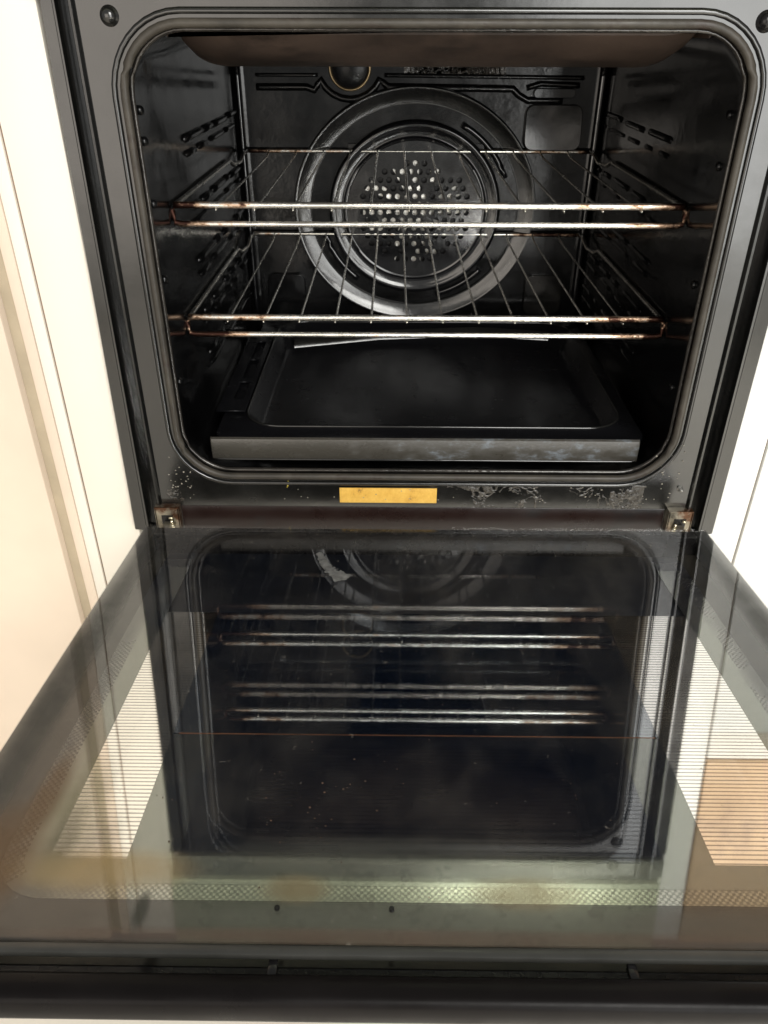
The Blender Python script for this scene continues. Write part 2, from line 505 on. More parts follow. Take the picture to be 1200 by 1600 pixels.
# ---------------------------------------------------------------- kitchen cabinets round the oven
cl = empty('kitchen_cabinet', (-0.66, 0.3, FZ))
def wbox(name, mat, parent, x0, x1, y0, y1, z0, z1, bev=0.001):
    o = part_box(name, mat, parent, x0, x1, y0, y1, z0, z1, bev=bev)
    l = parent.matrix_basis.translation
    o.location = -l
    return o
wbox('side_panel', CREAM, cl, -0.3445, -0.297, 0.004, 0.55, FZ, 0.60)
wbox('edge_gap', GAPM, cl, -0.3460, -0.3447, 0.006, 0.50, FZ, 0.60, bev=0)
wbox('stile', CREAM, cl, -0.3580, -0.3462, 0.0035, 0.52, FZ, 0.60)
wbox('stile', CREAM2, cl, -0.3690, -0.3585, 0.0030, 0.52, FZ, 0.60)
wbox('edge_strip', BANDM, cl, -0.3800, -0.3692, 0.006, 0.50, FZ, 0.60, bev=0)
wbox('cabinet_door', CREAM2, cl, -1.05, -0.3803, -0.004, 0.52, FZ, 0.60, bev=0.0015)
tag(cl, 'cream kitchen cabinet beside the oven with a taupe strip along its edge', 'cabinet')

cr = empty('kitchen_cabinet', (0.66, 0.3, FZ))
wbox('side_panel', WHITE, cr, 0.297, 0.3325, 0.004, 0.55, FZ, 0.60)
wbox('edge_gap', GAPM, cr, 0.3327, 0.3337, 0.006, 0.50, FZ, 0.60, bev=0)
wbox('cabinet_door', WHITE, cr, 0.3339, 1.05, 0.002, 0.52, FZ, 0.292)
wbox('drawer_front', TAN, cr, 0.3339, 1.05, 0.001, 0.52, 0.295, 0.60)
tag(cr, 'white kitchen cabinet beside the oven with one thin dark door gap', 'cabinet')

# ---------------------------------------------------------------- the oven
oven = empty('oven', (0, 0.28, FZ))
OV = Vector((0, 0.28, FZ))
def ovp(o):
    """seat a world-coordinate mesh under the oven"""
    o.parent = oven
    o.location = -OV
    return o

X0, X1, Z0, Z1 = -0.2375, 0.2385, 0.0610, 0.4390   # opening
RC = 0.047
# front frame: flat plate with the opening
fr = plate('front_frame', [(-0.2680, -0.030), (0.2680, -0.030), (0.2680, 0.4595), (-0.2680, 0.4595)],
           [rrect(X0, X1, Z0, Z1, RC)], 0.003, ENAMEL, None, XZ(0.0))
ovp(fr)
bm = bmesh.new()
# pressed border running round the opening, slightly proud
def ringxz(off, y, r=None):
    return [Vector((x, y, z)) for x, z in rrect(X0-off, X1+off, Z0-off, Z1+off, RC+off)]
loft(bm, [ringxz(0.0125, -0.0014), ringxz(0.0115, -0.0035), ringxz(0.0100, -0.0042), ringxz(0.0082, -0.0035), ringxz(0.0078, -0.0014)])
o = finish(bm, 'pressed_border', ENAMEL, smooth=3)
ovp(o)
# rubber door seal
bm = bmesh.new()
tube(bm, [p for p in ringxz(0.0022, -0.0022)], 0.0034, seg=12, closed=True, wob=0.04)
ovp(finish(bm, 'door_seal', RUBBER, smooth=3))
bm = bmesh.new()
tube(bm, [p for p in ringxz(-0.0016, 0.0040)], 0.0020, seg=10, closed=True, wob=0.1)
ovp(finish(bm, 'cavity_rim', WETR, smooth=3))

# side trims: groove and outer flange, both sides (profile swept in z)
def side_trim(s):
    prof = [(0.2665, 0.004), (0.2665, -0.0030), (0.2680, -0.0055), (0.2698, -0.0058), (0.2708, -0.0040), (0.2712, 0.010), (0.2800, 0.011),
            (0.2806, -0.0035), (0.2816, -0.0060), (0.2832, -0.0062), (0.2846, -0.0042), (0.2950, -0.0030), (0.2962, -0.001), (0.2962, 0.02), (0.2665, 0.02)]
    bm = bmesh.new()
    loops = []
    for z in (-0.0055, 0.1, 0.2, 0.3, 0.4, 0.4595):
        ex = (0.0030-0.0155*z) if s < 0 else 0.0045
        loops.append([Vector((s*(x+ex*max(0, x-0.2712)/0.025), y, z)) for x, y in prof])
    loft(bm, loops, close_ends=True)
    return finish(bm, 'side_trim', ENAMEL, smooth=0.7)
for s in (-1, 1):
    ovp(side_trim(s))
# top strip of the frame and the control fascia above
ovp(part_box('top_strip', ENAMEL, None, -0.2955, 0.2955, -0.004, 0.02, 0.4600, 0.4640, bev=0.001))
fas = ovp(part_box('control_fascia', FASCIA, None, -0.2960, 0.2960, -0.010, 0.30, 0.4642, 0.600, bev=0.003))
ovp(part_box('plinth_panel', BLACKM, None, -0.2960, 0.2960, 0.003, 0.30, FZ, -0.0325, bev=0.002))

# brown lower sill in front of the frame
bm = bmesh.new()
pr = [(-0.0010, 0.0236), (-0.0019, 0.0234), (-0.0022, 0.0230), (-0.0024, -0.012), (-0.010, -0.020), (0.0, -0.022)]
loft(bm, [[Vector((x, y, z)) for y, z in pr] for x in (-0.2465, -0.1, 0.1, 0.2455)], close_ends=True)
ovp(finish(bm, 'sill', SILL, smooth=0.7))

# dome screws
def screw(x, z, r, mat):
    bm = bmesh.new()
    revolve(bm, x, z, [(r*1.3, -0.0012), (r*1.25, -0.0022), (r, -0.0026), (r*0.94, -0.0045), (r*0.7, -0.0062), (r*0.35, -0.0070), (0.0002, -0.0072)], n=24, cap=True)
    return ovp(finish(bm, 'screw', mat, smooth=3))
screw(-0.2425, 0.4455, 0.0055, ENAMEL)
screw(0.2390, 0.4430, 0.0058, BLACKM)
screw(0.2565, 0.0475, 0.0024, STEEL)

# cavity liner -------------------------------------------------------------
def cav(y, x0, x1, z0, z1, r):
    return [Vector((x, y, z)) for x, z in rrect(x0, x1, z0, z1, r)]
bm = bmesh.new()
loops = [cav(0.0016, X0, X1, Z0, Z1, RC), cav(0.010, X0-0.001, X1+0.001, Z0-0.002, Z1+0.001, RC),
         cav(0.022, X0-0.003, X1+0.001, Z0-0.012, Z1+0.002, 0.040)]
for k in range(1, 12):
    y = 0.022+(0.448-0.022)*k/11
    loops.append(cav(y, X0-0.001+0.001*k/11, X1-0.001*k/11, 0.047, 0.442, 0.028))
for a in (20, 45, 70, 90):
    q = math.radians(a)
    d = 0.014*(1-math.cos(q)); yy = 0.448+0.014*math.sin(q)
    loops.append(cav(yy, X0+d, X1-d, 0.047+d, 0.442-d, 0.024))
R_ = loft(bm, loops)
bm.faces.new(R_[-1])
cavity = ovp(finish(bm, 'cavity', CAVITY, smooth=0.9))

def cavp(o):
    """sub-part of the cavity"""
    o.parent = cavity
    return o

# dropped brown roof panel with rounded corners
bm = bmesh.new()
def roofloop(y, dz, w):
    P = []
    hw = 0.2050+w
    zt, zb = 0.4400, 0.4095+dz
    pts = [(-hw-0.012, zt), (-hw-0.004, zt-0.008)]
    for k in range(9):
        a = math.radians(180+90*k/8)
        pts.append((-hw+0.030+0.034*math.cos(a), zb+0.018+0.018*math.sin(a)))
    for k in range(9):
        a = math.radians(270+90*k/8)
        pts.append((hw-0.030+0.034*math.cos(a), zb+0.018+0.018*math.sin(a)))
    pts += [(hw+0.004, zt-0.008), (hw+0.012, zt)]
    return [Vector((x, y, z)) for x, z in pts]
loft(bm, [roofloop(0.014, 0.0245, -0.004), roofloop(0.030, 0.017, -0.004), roofloop(0.060, 0.008, -0.002), roofloop(0.10, 0, 0), roofloop(0.16, 0, 0), roofloop(0.19, 0.010, -0.01)], close_ends=True)
cavp(finish(bm, 'roof_panel', BROWN, smooth=0.8))

# back wall pressings --------------------------------------------------------
YB = 0.4605
FC = Vector((-0.0030, 0, 0.2235))
bm = bmesh.new()
revolve(bm, FC.x, FC.z, [(0.1665, YB), (0.1650, YB-0.009), (0.1640, YB-0.0105), (0.1625, YB-0.0105), (0.1610, YB-0.0098), (0.1450, YB-0.0030), (0.1430, YB-0.0030), (0.1425, YB+0.0005)], ez=0.915)
cavp(finish(bm, 'ring_flange', RINGEN, smooth=0.9))
bm = bmesh.new()
revolve(bm, FC.x, FC.z, [(0.1180, YB), (0.1170, YB-0.010), (0.1150, YB-0.0125), (0.1120, YB-0.0130), (0.1085, YB-0.0115), (0.0990, YB-0.0080), (0.0975, YB-0.0085), (0.0955, YB-0.0100), (0.0935, YB-0.0095), (0.0915, YB-0.0090)], ez=0.95)
fcov = cavp(finish(bm, 'fan_cover', FAN_EN, smooth=0.9))
# perforated disc of the cover
holes = []
for j in range(-7, 8):
    z = FC.z-0.002+j*0.0104
    for i in range(-7, 8):
        x = FC.x+(i+(0.5 if j % 2 else 0))*0.0118
        dx, dz = (x-FC.x)/0.0745, (z-FC.z+0.002)/0.0690
        if dx*dx+dz*dz < 1.0 and abs(z-FC.z) > 0.0 and random.random() > 0.06:
            holes.append(circle(x, z, 0.0040, 14))
fd = plate('perforated_disc', circle(FC.x, FC.z, 0.0925, 72, rz=0.0925*0.95), holes, 0.0016, FAN_EN, None, XZ(YB-0.0098), bevel=0.0003)
cavp(fd)
# dark slots pressed in the channel of the flange
for a0, a1 in ((20, 62), (195, 232), (285, 318)):
    bm = bmesh.new()
    pts = []
    for k in range(13):
        a = math.radians(a0+(a1-a0)*k/12)
        pts.append((FC.x+0.1290*math.cos(a), YB-0.0015, FC.z+0.1290*0.93*math.sin(a)))
    tube(bm, pts, 0.0042, seg=10)
    cavp(finish(bm, 'pressed_rib', FAN_EN, smooth=3))
# fan behind the holes
bm = bmesh.new()
box(bm, FC.x-0.09, FC.x+0.09, YB-0.0035, YB-0.0028, FC.z-0.083, FC.z+0.083)
cavp(finish(bm, 'fan_chamber', BLACKM))
bm = bmesh.new()
for k in range(12):
    a = 2*PI*k/12+0.13
    ca, sa = math.cos(a), math.sin(a)
    ta = Vector((-sa, 0, ca)); ra = Vector((ca, 0, sa))
    c0 = Vector((FC.x, YB-0.0042, FC.z))
    tw = 0.030 if k % 3 else 0.018
    q = [c0+ra*0.012+ta*-0.004, c0+ra*0.066+ta*(tw-0.006), c0+ra*0.062+ta*(tw+0.008)+Vector((0, -0.0012, 0)), c0+ra*0.010+ta*0.004+Vector((0, -0.0012, 0))]
    q2 = [p+Vector((0, 0.0006, 0)) for p in q]
    va = [bm.verts.new(p) for p in q]; vb = [bm.verts.new(p) for p in q2]
    bm.faces.new(va); bm.faces.new(vb[::-1])
    for i in range(4):
        bm.faces.new((va[i], vb[i], vb[(i+1) % 4], va[(i+1) % 4]))
revolve(bm, FC.x, FC.z, [(0.024, YB-0.0040), (0.023, YB-0.0052), (0.010, YB-0.0054), (0.0003, YB-0.0054)], n=32, cap=True)
cavp(finish(bm, 'fan', STEEL))

# pressed panels and channel above the fan
def bead(name, pts, r, mat=CAVITY, sy=1.0, step=0.006):
    bm = bmesh.new()
    tube(bm, subdiv(pts, step), r, seg=10, sy=sy)
    return cavp(finish(bm, name, mat, smooth=3))
dip = [(-0.135, YB, 0.3690)]
for k in range(9):
    a = math.radians(200+140*k/8)
    dip.append((-0.089+0.040*math.cos(a), YB, 0.3925+0.034*math.sin(a)))
bead('channel_bead', [(-0.210, YB, 0.3725), (-0.145, YB, 0.3725)]+dip+[(-0.040, YB, 0.3730), (0.120, YB, 0.3710), (0.128, YB, 0.3640), (0.140, YB, 0.3580), (0.185, YB, 0.3580)], 0.0045)
bead('channel_bead', [(-0.210, YB, 0.3860), (-0.130, YB, 0.3860)], 0.0022)
bead('channel_bead', [(-0.045, YB, 0.3860), (0.210, YB, 0.3835)], 0.0026)
bead('channel_bead', [(0.138, YB, 0.3720), (0.155, YB, 0.3770), (0.205, YB, 0.3750)], 0.0036)
plt = plate('pressed_plate', rrect(0.148, 0.200, 0.3615, 0.3710, 0.004, 5), [], 0.003, CAVITY, None, XZ(YB-0.001), bevel=0.0008)
cavp(plt)
# pressed pads beside the ring
for (xa, xb, za, zb) in ((0.140, 0.212, 0.300, 0.352), (-0.212, -0.160, 0.080, 0.135), (0.160, 0.212, 0.080, 0.135)):
    tl = Matrix.Translation(((xa+xb)/2, YB-0.003, (za+zb)/2)) @ Matrix.Rotation(-0.16 if za > 0.2 and xa > 0 else 0.0, 4, 'X') @ XZ(0)
    w_, h_ = (xb-xa)/2, (zb-za)/2
    cavp(plate('pressed_plate', rrect(-w_, w_, -h_, h_, 0.010, 6), [], 0.006, RINGEN if xa > 0 else CAVITY, None, tl, bevel=0.0012))
# corner beads: ridges added to carry the highlight of the folds
for s in (-1, 1):
    bm = bmesh.new()
    tube(bm, subdiv([(s*0.2318, 0.452, 0.405), (s*0.2318, 0.452, 0.075)], 0.02), 0.0030 if s < 0 else 0.0050, seg=10)
    cavp(finish(bm, 'corner_glint_bead', FAN_EN, smooth=3))
# lamp
bm = bmesh.new()
revolve(bm, -0.0890, 0.3950, [(0.0275, YB), (0.0272, YB-0.004), (0.0255, YB-0.0055), (0.0240, YB-0.0040), (0.0235, YB-0.001)], n=48)
lamp = cavp(finish(bm, 'lamp_rim', GOLD, smooth=3))
bm = bmesh.new()
revolve(bm, -0.0890, 0.3950, [(0.0236, YB-0.0015), (0.018, YB-0.004), (0.010, YB-0.0055), (0.0003, YB-0.006)], n=40, cap=True)
cavp(finish(bm, 'lamp_glass', TRAY, smooth=3))

# side walls: pressed runners and dimples
def runner(s, z, seed):
    rnd = random.Random(seed)
    ix = 0.2366 if s < 0 else 0.2385
    bm = bmesh.new()
    for dz, rr in ((0.0, 0.0034), (-0.014, 0.0026)):
        y = 0.16
        while y < 0.435:
            ln = rnd.uniform(0.025, 0.085)
            e = min(y+ln, 0.44)
            zz = z+dz+rnd.uniform(-0.001, 0.001)
            tube(bm, subdiv([(s*0.2420, y, zz-0.002), (s*ix, y+0.006, zz), (s*ix, e-0.006, zz), (s*0.2420, e, zz-0.002)], 0.01), rr, seg=10, wob=0.12)
            y = e+rnd.uniform(0.006, 0.02)
    return cavp(finish(bm, 'shelf_runner', CAVITY, smooth=3))
for s in (-1, 1):
    for k, z in enumerate((0.345, 0.281, 0.228, 0.175, 0.128)):
        runner(s, z, k+10*(s+1))
for s, L in ((-1, (0.381, 0.358, 0.309, 0.2446, 0.146)), (1, (0.379, 0.3405, 0.242, 0.143))):
    for z in L:
        bm = bmesh.new()
        bmesh.ops.create_uvsphere(bm, u_segments=16, v_segments=10, radius=0.0042)
        for v in bm.verts:
            v.co = Vector((s*0.2392+v.co.x*0.8, 0.030+v.co.y, z+v.co.z*0.9))
        cavp(finish(bm, 'dimple', CAVITY, smooth=3))

# baked-on crusts: bumpy skins over the enamel, built as height fields
def crust(name, x0, x1, z0, z1, y, seed, amp, mat, thr=0.0, nx=150, nz=40, sc=60, parent=None):
    bm = bmesh.new()
    g = {}
    for i in range(nx+1):
        for j in range(nz+1):
            u, v = i/nx, j/nz
            x = x0+(x1-x0)*u; z = z0+(z1-z0)*v
            edge = min(u, 1-u, v*0.8, (1-v)*0.8)*4
            wv = noise.noise(Vector((x*sc*0.45, z*sc*0.6, seed+9)))*2.6+noise.noise(Vector((x*sc*3, z*sc*3, seed+2)))*0.5
            h = 0.42-abs(noise.noise(Vector((x*sc+seed, z*sc*2.2+wv, seed))))*2.6
            h += 1.5*noise.noise(Vector((x*26, z*45, seed+4)))-0.28+0.35*noise.noise(Vector((x*sc*4, z*sc*4, seed)))
            h = (h-thr)*min(1, edge)-max(0, 0.25-edge)
            g[i, j] = bm.verts.new((x, y+0.0006-max(-0.3, min(h, 0.9))*amp, z))
    for i in range(nx):
        for j in range(nz):
            bm.faces.new((g[i, j], g[i+1, j], g[i+1, j+1], g[i, j+1]))
    o = finish(bm, name, mat, smooth=3, recalc=False)
    return parent(o) if parent else ovp(o)
crust('grease_crust', -0.010, 0.232, 0.0190, 0.0525, -0.0021, 3.1, 0.0022, CRUST, thr=-0.02, nx=420, nz=80, sc=95)
crust('grease_crust', -0.262, -0.225, 0.026, 0.070, -0.0018, 8.4, 0.0026, CRUST, thr=0.05, nx=90, nz=90, sc=110)
crust('grease_crust', -0.02, 0.11, 0.3865, 0.3965, YB, 5.5, 0.0030, CRUST, thr=-0.2, nx=260, nz=30, sc=170, parent=cavp)
# specks
def specks(name, spots, mat, r=0.0012, parent=ovp):
    bm = bmesh.new()
    for p in spots:
        q = bmesh.ops.create_icosphere(bm, subdivisions=1, radius=r*random.uniform(0.5, 1.3))
        for v in q['verts']:
            v.co = Vector((v.co.x*random.uniform(0.8, 1.6), v.co.y*0.4, v.co.z*random.uniform(0.7, 1.3)))+Vector(p)
    o = finish(bm, name, mat)
    o['kind'] = 'stuff'
    return parent(o)
sp = [(random.uniform(-0.255, -0.232), -0.002, random.gauss(0.050, 0.012)) for _ in range(26)]
sp += [(random.uniform(-0.21, 0.2), -0.0025, random.uniform(0.030, 0.052)) for _ in range(30)]
sp += [(random.uniform(0.215, 0.255), -0.002, random.uniform(0.03, 0.10)) for _ in range(26)]
specks('dried_splashes', sp, FOODM, 0.0007)
bm = bmesh.new()
tube(bm, [(-0.1355, -0.0022, 0.0535), (-0.1370, -0.0026, 0.0505), (-0.1360, -0.0024, 0.0480), (-0.1372, -0.0022, 0.0460)], 0.0008, seg=6)
ovp(finish(bm, 'food_crumb', YFOOD, smooth=3))

# yellow label
lb = part_box('label', LABELM, None, -0.0845, 0.0135, -0.0024, -0.0012, 0.0287, 0.0458, bev=0.0003)
ovp(lb)

# hinges ---------------------------------------------------------------------
def hinge(s):
    cx = s*0.2600
    bm = bmesh.new()
    box(bm, cx-0.0125, cx+0.0125, -0.0105, -0.0085, 0.0000, 0.0245, bev=0.0006)
    box(bm, cx-0.0125, cx-0.0105, -0.0105, 0.002, -0.002, 0.0250, bev=0.0004)
    box(bm, cx+0.0105, cx+0.0125, -0.0105, 0.002, -0.002, 0.0250, bev=0.0004)
    box(bm, cx-0.0125, cx+0.0125, -0.0105, 0.000, 0.0235, 0.0255, bev=0.0004)
    box(bm, cx-0.0040, cx+0.0040, -0.0400, -0.0080, -0.004, 0.0100, bev=0.0010)
    h = ovp(finish(bm, 'hinge', HINGE, smooth=0.6))
    bm = bmesh.new()
    box(bm, cx-0.0060, cx+0.0060, -0.0112, -0.0104, 0.0030, 0.0170, bev=0.0003)
    o = finish(bm, 'slot', BLACKM); o.parent = h
    bm = bmesh.new()
    tube(bm, [(cx-s*0.0045-0.003, -0.0135, 0.006), (cx-s*0.0045+0.003, -0.0135, 0.006)], 0.0024, seg=12)
    tube(bm, [(cx-s*0.0045, -0.0130, 0.0060), (cx-s*0.0045, -0.0130, 0.0125)], 0.0016, seg=10)
    tube(bm, [(cx+0.002, -0.0125, 0.0150), (cx+0.006, -0.0125, 0.0150)], 0.0014, seg=10)
    o = finish(bm, 'pin', PIN, smooth=3); o.parent = h
hinge(-1)
hinge(1)

# ---------------------------------------------------------------- door (local: x, -t, normal)
HW = 0.2700
DL = 0.4207
bm = bmesh.new()
box(bm, -HW+0.001, HW-0.001, -DL+0.004, 0.010, -0.036, -0.0225, bev=0.001)
door = finish(bm, 'door', DARKIN, smooth=0.6)
door.parent = oven
door.location = Vector((0, -0.061, 0.0320))-OV
door.rotation_euler = (-0.115, 0, 0)
def dbox(name, mat, *a, bev=0.0):
    return part_box(name, mat, door, *a, bev=bev)
# side rails and edge trims
dbox('side_rail', DARKR, -HW, -HW+0.0115, -DL, 0.012, -0.0340, -0.0018, bev=0.0012)
dbox('side_rail', DARKR, HW-0.0115, HW, -DL, 0.012, -0.0340, -0.0018, bev=0.0012)
dbox('back_rail', BLACKM, -HW+0.012, HW-0.012, -0.0040, 0.0100, -0.0340, -0.0018, bev=0.001)
dbox('front_trim', DARKR, -HW-0.002, HW+0.002, -DL-0.0058, -DL-0.0003, -0.0045, -0.0006, bev=0.0012)
# inner glass, clear
dbox('glass_pane', PANE, -HW+0.0010, HW-0.0010, -DL, 0.0110, -0.0014, 0.0)
# lower pane: coating zones, split to build in bright and dim reflections (thin sheets on the lower glass, all at n = -0.020)
def sheet(name, mat, polys, z=-0.0200, th=0.0010):
    bm = bmesh.new()
    for P in polys:
        a = [bm.verts.new((x, -t, z)) for x, t in P]
        b = [bm.verts.new((x, -t, z-th)) for x, t in P]
        bm.faces.new(a); bm.faces.new(b[::-1])
        n = len(P)
        for i in range(n):
            bm.faces.new((a[i], a[(i+1) % n], b[(i+1) % n], b[i]))
    return finish(bm, name, mat, door)
def rc(x0, x1, t0, t1):
    return [(x0, t0), (x1, t0), (x1, t1), (x0, t1)]
A, B, T0, T1 = -0.2180, 0.2118, 0.1110, 0.3580
C_, D_, TM = -0.1758, 0.1448, 0.2574
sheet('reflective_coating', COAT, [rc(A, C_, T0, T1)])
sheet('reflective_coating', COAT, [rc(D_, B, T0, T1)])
sheet('dim_reflection_coating', COATC, [rc(C_+0.0001, D_-0.0001, T0, TM)])  # middle made less reflective and bluish to dim the mirrored racks
sheet('reflected_edge_line', COPPER, [rc(C_+0.004, D_-0.002, TM+0.0002, TM+0.0010)], z=-0.0199)  # reflected edge drawn in as a thin copper line
sheet('dim_reflection_window', RINGM, [rc(C_, -0.1475, TM+0.0012, T1)])  # dim patches of the reflection built in as uncoated glass
sheet('dim_reflection_window', RINGM, [rc(0.1175, D_, TM+0.0012, T1)])
sheet('dark_reflection_window', DARKREFL, [rc(-0.1474, 0.1174, TM+0.0012, T1)])  # dark middle of the reflection built in as a less reflective sheet
E0, E1, TE = -0.2320, 0.2270, 0.3880
sheet('lower_glass', RINGM, [rc(E0+0.020, E1-0.020, T1+0.0001, 0.3738), rc(E0, A, 0.02, 0.3539), rc(B, E1, 0.02, 0.3539)])
for cx, sg in ((E0+0.020, -1), (E1-0.020, 1)):
    c5 = [(cx+sg*0.0199*math.cos(PI/2*k/8), 0.3541+0.0199*math.sin(PI/2*k/8)) for k in range(9)]
    sheet('lower_glass', RINGM, [c5+[(cx, 0.3541)]])
def strip(a, b):
    return [[a[i], a[i+1], b[i+1], b[i]] for i in range(len(a)-1)]
def corner(cx, ct, r, s, n=8):
    return [(cx+s*r*math.cos(PI/2*k/n), ct+r*math.sin(PI/2*k/n)) for k in range(n+1)]
lo = corner(E0+0.020, 0.3540, 0.032, -1); li = corner(E0+0.020, 0.3540, 0.0200, -1)
lo = [(x, 0.3540+(t-0.3540)*0.0294/0.032) for x, t in lo]
ro = [(E1+E0-x, t) for x, t in lo]; ri = [(E1+E0-x, t) for x, t in li]
sheet('dotted_print', DOTM, [rc(E0+0.0200, E1-0.0200, 0.3740, 0.3834)]+strip(li[4:], lo[4:])+strip(ri[4:], ro[4:]))
sheet('faded_print', SIDEDOT, [rc(E0-0.012, E0-0.0001, 0.02, 0.3539)]+strip(li[:5], lo[:5]))
sheet('faded_print', SIDEDOT, [rc(E1+0.0001, E1+0.012, 0.02, 0.3539)]+strip(ri[:5], ro[:5]))
sheet('grimy_border', GRIMEM, [rc(-HW+0.012, E0-0.0122, 0.0, 0.4190), rc(E1+0.0122, HW-0.012, 0.0, 0.4190), rc(E0-0.012, E1+0.012, 0.3836, 0.4190)])
sheet('print_corner', GRIMEM, [rc(E0-0.0121, E0+0.022, 0.345, 0.3835)], z=-0.0211)
sheet('print_corner', GRIMEM, [rc(E1-0.022, E1+0.0121, 0.345, 0.3835)], z=-0.0211)
# screws seen through the glass near the front edge
for x, t in ((-0.0863, 0.4029), (-0.0309, 0.4029)):
    bm = bmesh.new()
    bmesh.ops.create_cone(bm, cap_ends=True, segments=16, radius1=0.0014, radius2=0.0012, depth=0.0012)
    for v in bm.verts:
        v.co += Vector((x, -t, -0.0004+0.0008))
    finish(bm, 'pane_bumper', BLACKM, door, smooth=0.6)
bm = bmesh.new()
rq = random.Random(4)
path = [(-0.0965, 0.045, .0034), (-0.0945, 0.052, .0042), (-0.0915, 0.060, .0050), (-0.0880, 0.068, .0048), (-0.0830, 0.076, .0062), (-0.0780, 0.082, .0072), (-0.0725, 0.0845, .0058), (-0.080, 0.092, .0030)]
path = [tuple(a+(b-a)*k/6 for a, b in zip(p, q)) for p, q in zip(path[:-1], path[1:]) for k in range(6)]
cs = 0.00045
cells = {}
for i in range(-10, 90):
    for j in range(-10, 140):
        x, t = -0.105+i*cs, 0.038+j*cs
        d = min(math.hypot(x-px, (t-pt)*0.8)/pr_ for px, pt, pr_ in path)
        n_ = noise.noise(Vector((x*260, t*200, 3)))*0.55+noise.noise(Vector((x*900, t*500, 8)))*0.35
        if d+n_*0.7 < 0.80:
            cells[i, j] = (x, t)
vm = {}
def gv(i, j):
    if (i, j) not in vm:
        vm[i, j] = bm.verts.new((-0.105+i*cs, -(0.038+j*cs), 0.0003+0.0002*noise.noise(Vector((i*0.2, j*0.2, 1)))))
    return vm[i, j]
for (i, j) in cells:
    bm.faces.new((gv(i, j), gv(i+1, j), gv(i+1, j+1), gv(i, j+1)))
finish(bm, 'dried_scuff', FILM, door)
bm = bmesh.new()
for k in range(150):
    if k < 26:
        x, t, r = rq.gauss(-0.078, 0.016), rq.gauss(0.338, 0.012), rq.uniform(0.0002, 0.0008)
    elif k < 33:
        x, t, r = rq.gauss(-0.152, 0.006), rq.gauss(0.340, 0.010), rq.uniform(0.0002, 0.0007)
    else:
        x, t, r = rq.uniform(-0.22, 0.22), rq.uniform(0.06, 0.40), rq.uniform(0.00015, 0.0005)
    vs = [bm.verts.new((x+r*rq.uniform(.6, 1.2)*math.cos(a*PI/4), -t+r*rq.uniform(.6, 1.2)*math.sin(a*PI/4), 0.0003)) for a in range(8)]
    bm.faces.new(vs)
o = finish(bm, 'burnt_specks', SPECKM, door)
o['kind'] = 'stuff'
# handle bar, carried by two brackets beyond the front trim
bm = bmesh.new()
pr = []
for k in range(20):
    a = 2*PI*k/20
    ca, sa = math.cos(a), math.sin(a)
    pr.append((-0.4405+0.0076*math.copysign(abs(ca)**0.6, ca), -0.0095+0.0085*math.copysign(abs(sa)**0.6, sa)))
loft(bm, [[Vector((x, y, z)) for y, z in pr] for x in (-0.300, -0.15, 0.0, 0.15, 0.300)], close_ends=True)
hb = finish(bm, 'handle', HANDLEM, door, smooth=0.8)
for x in (-0.0850, 0.0785):
    bm = bmesh.new()
    box(bm, x-0.0022, x+0.0022, -0.4350, -DL-0.0050, -0.0080, -0.0040, bev=0.0008)
    o = finish(bm, 'handle_bracket', BLACKM, hb, smooth=0.6)
dbox('lower_trim', STEEL, -HW-0.002, HW+0.002, -0.4372, -0.3900, -0.0285, -0.0258, bev=0.0006)
dbox('slot_back', BLACKM, -HW+0.001, HW-0.001, -0.4355, -DL-0.0002, -0.0215, -0.0185)
tag(oven, 'black built-in oven with its glass door open and a worn yellow label below the opening', 'oven')

# ---------------------------------------------------------------- racks
def make_rack(z):
    root = empty('oven_rack', (0, 0.27, z))
    L = Vector((0, 0.27, z))
    yf, yb, hx = 0.0835, 0.4520, 0.2360
    def put(name, bm, mat, smooth=3):
        o = finish(bm, name, mat, root, smooth=smooth)
        o.location = -L
        return o
    bm = bmesh.new()
    tube(bm, subdiv([(-hx, yf, z), (hx, yf, z)], 0.006), 0.0031, seg=12, wob=0.05)
    put('front_bar', bm, CHROME)
    bm = bmesh.new()
    arc = lambda s: [(s*hx, yf+0.0005, z-0.0015), (s*(hx+0.0016), yf-0.001, z-0.005), (s*(hx+0.0016), yf-0.003, z-0.011), (s*(hx-0.0010), yf-0.0045, z-0.0145), (s*(hx-0.006), yf-0.005, z-0.0158)]
    tube(bm, subdiv(arc(-1)+arc(1)[::-1], 0.006), 0.0027, seg=12, wob=0.06)
    put('lower_bar', bm, CHROME)
    bm = bmesh.new()
    tube(bm, subdiv([(-0.2270, yb, z), (0.2270, yb, z)], 0.01), 0.0025, seg=10)
    put('back_bar', bm, CHROME)
    for s in (-1, 1):
        bm = bmesh.new()
        tube(bm, subdiv([(s*(hx-0.001), yf, z), (s*(hx-0.002), 0.36, z), (s*(hx-0.004), 0.372, z-0.006), (s*(hx-0.007), 0.405, z-0.007), (s*0.2290, 0.430, z-0.001), (s*0.2265, yb, z)], 0.012), 0.0024, seg=10, wob=0.06)
        put('side_rail', bm, WIREM)
    for k in range(12):
        x = -0.1975+k*0.0359
        bm = bmesh.new()
        tube(bm, subdiv([(x, yb, z+0.001), (x, yb-0.012, z-0.0022), (x, yb-0.03, z-0.0040), (x, yf+0.02, z-0.0040), (x, yf-0.0005, z-0.0042)], 0.02), 0.00125, seg=8)
        bmesh.ops.create_icosphere(bm, subdivisions=1, radius=0.0012, matrix=Matrix.Translation((x, yf-0.0010, z-0.0042)))
        put('wire', bm, WIREM)
    return root
ra = make_rack(0.2983)
tag(ra, 'upper of the two chrome wire racks, its front bar browned at the ends', 'oven rack', 'wire racks inside the oven')
rb = make_rack(0.1923)
rb.name = 'oven_rack'
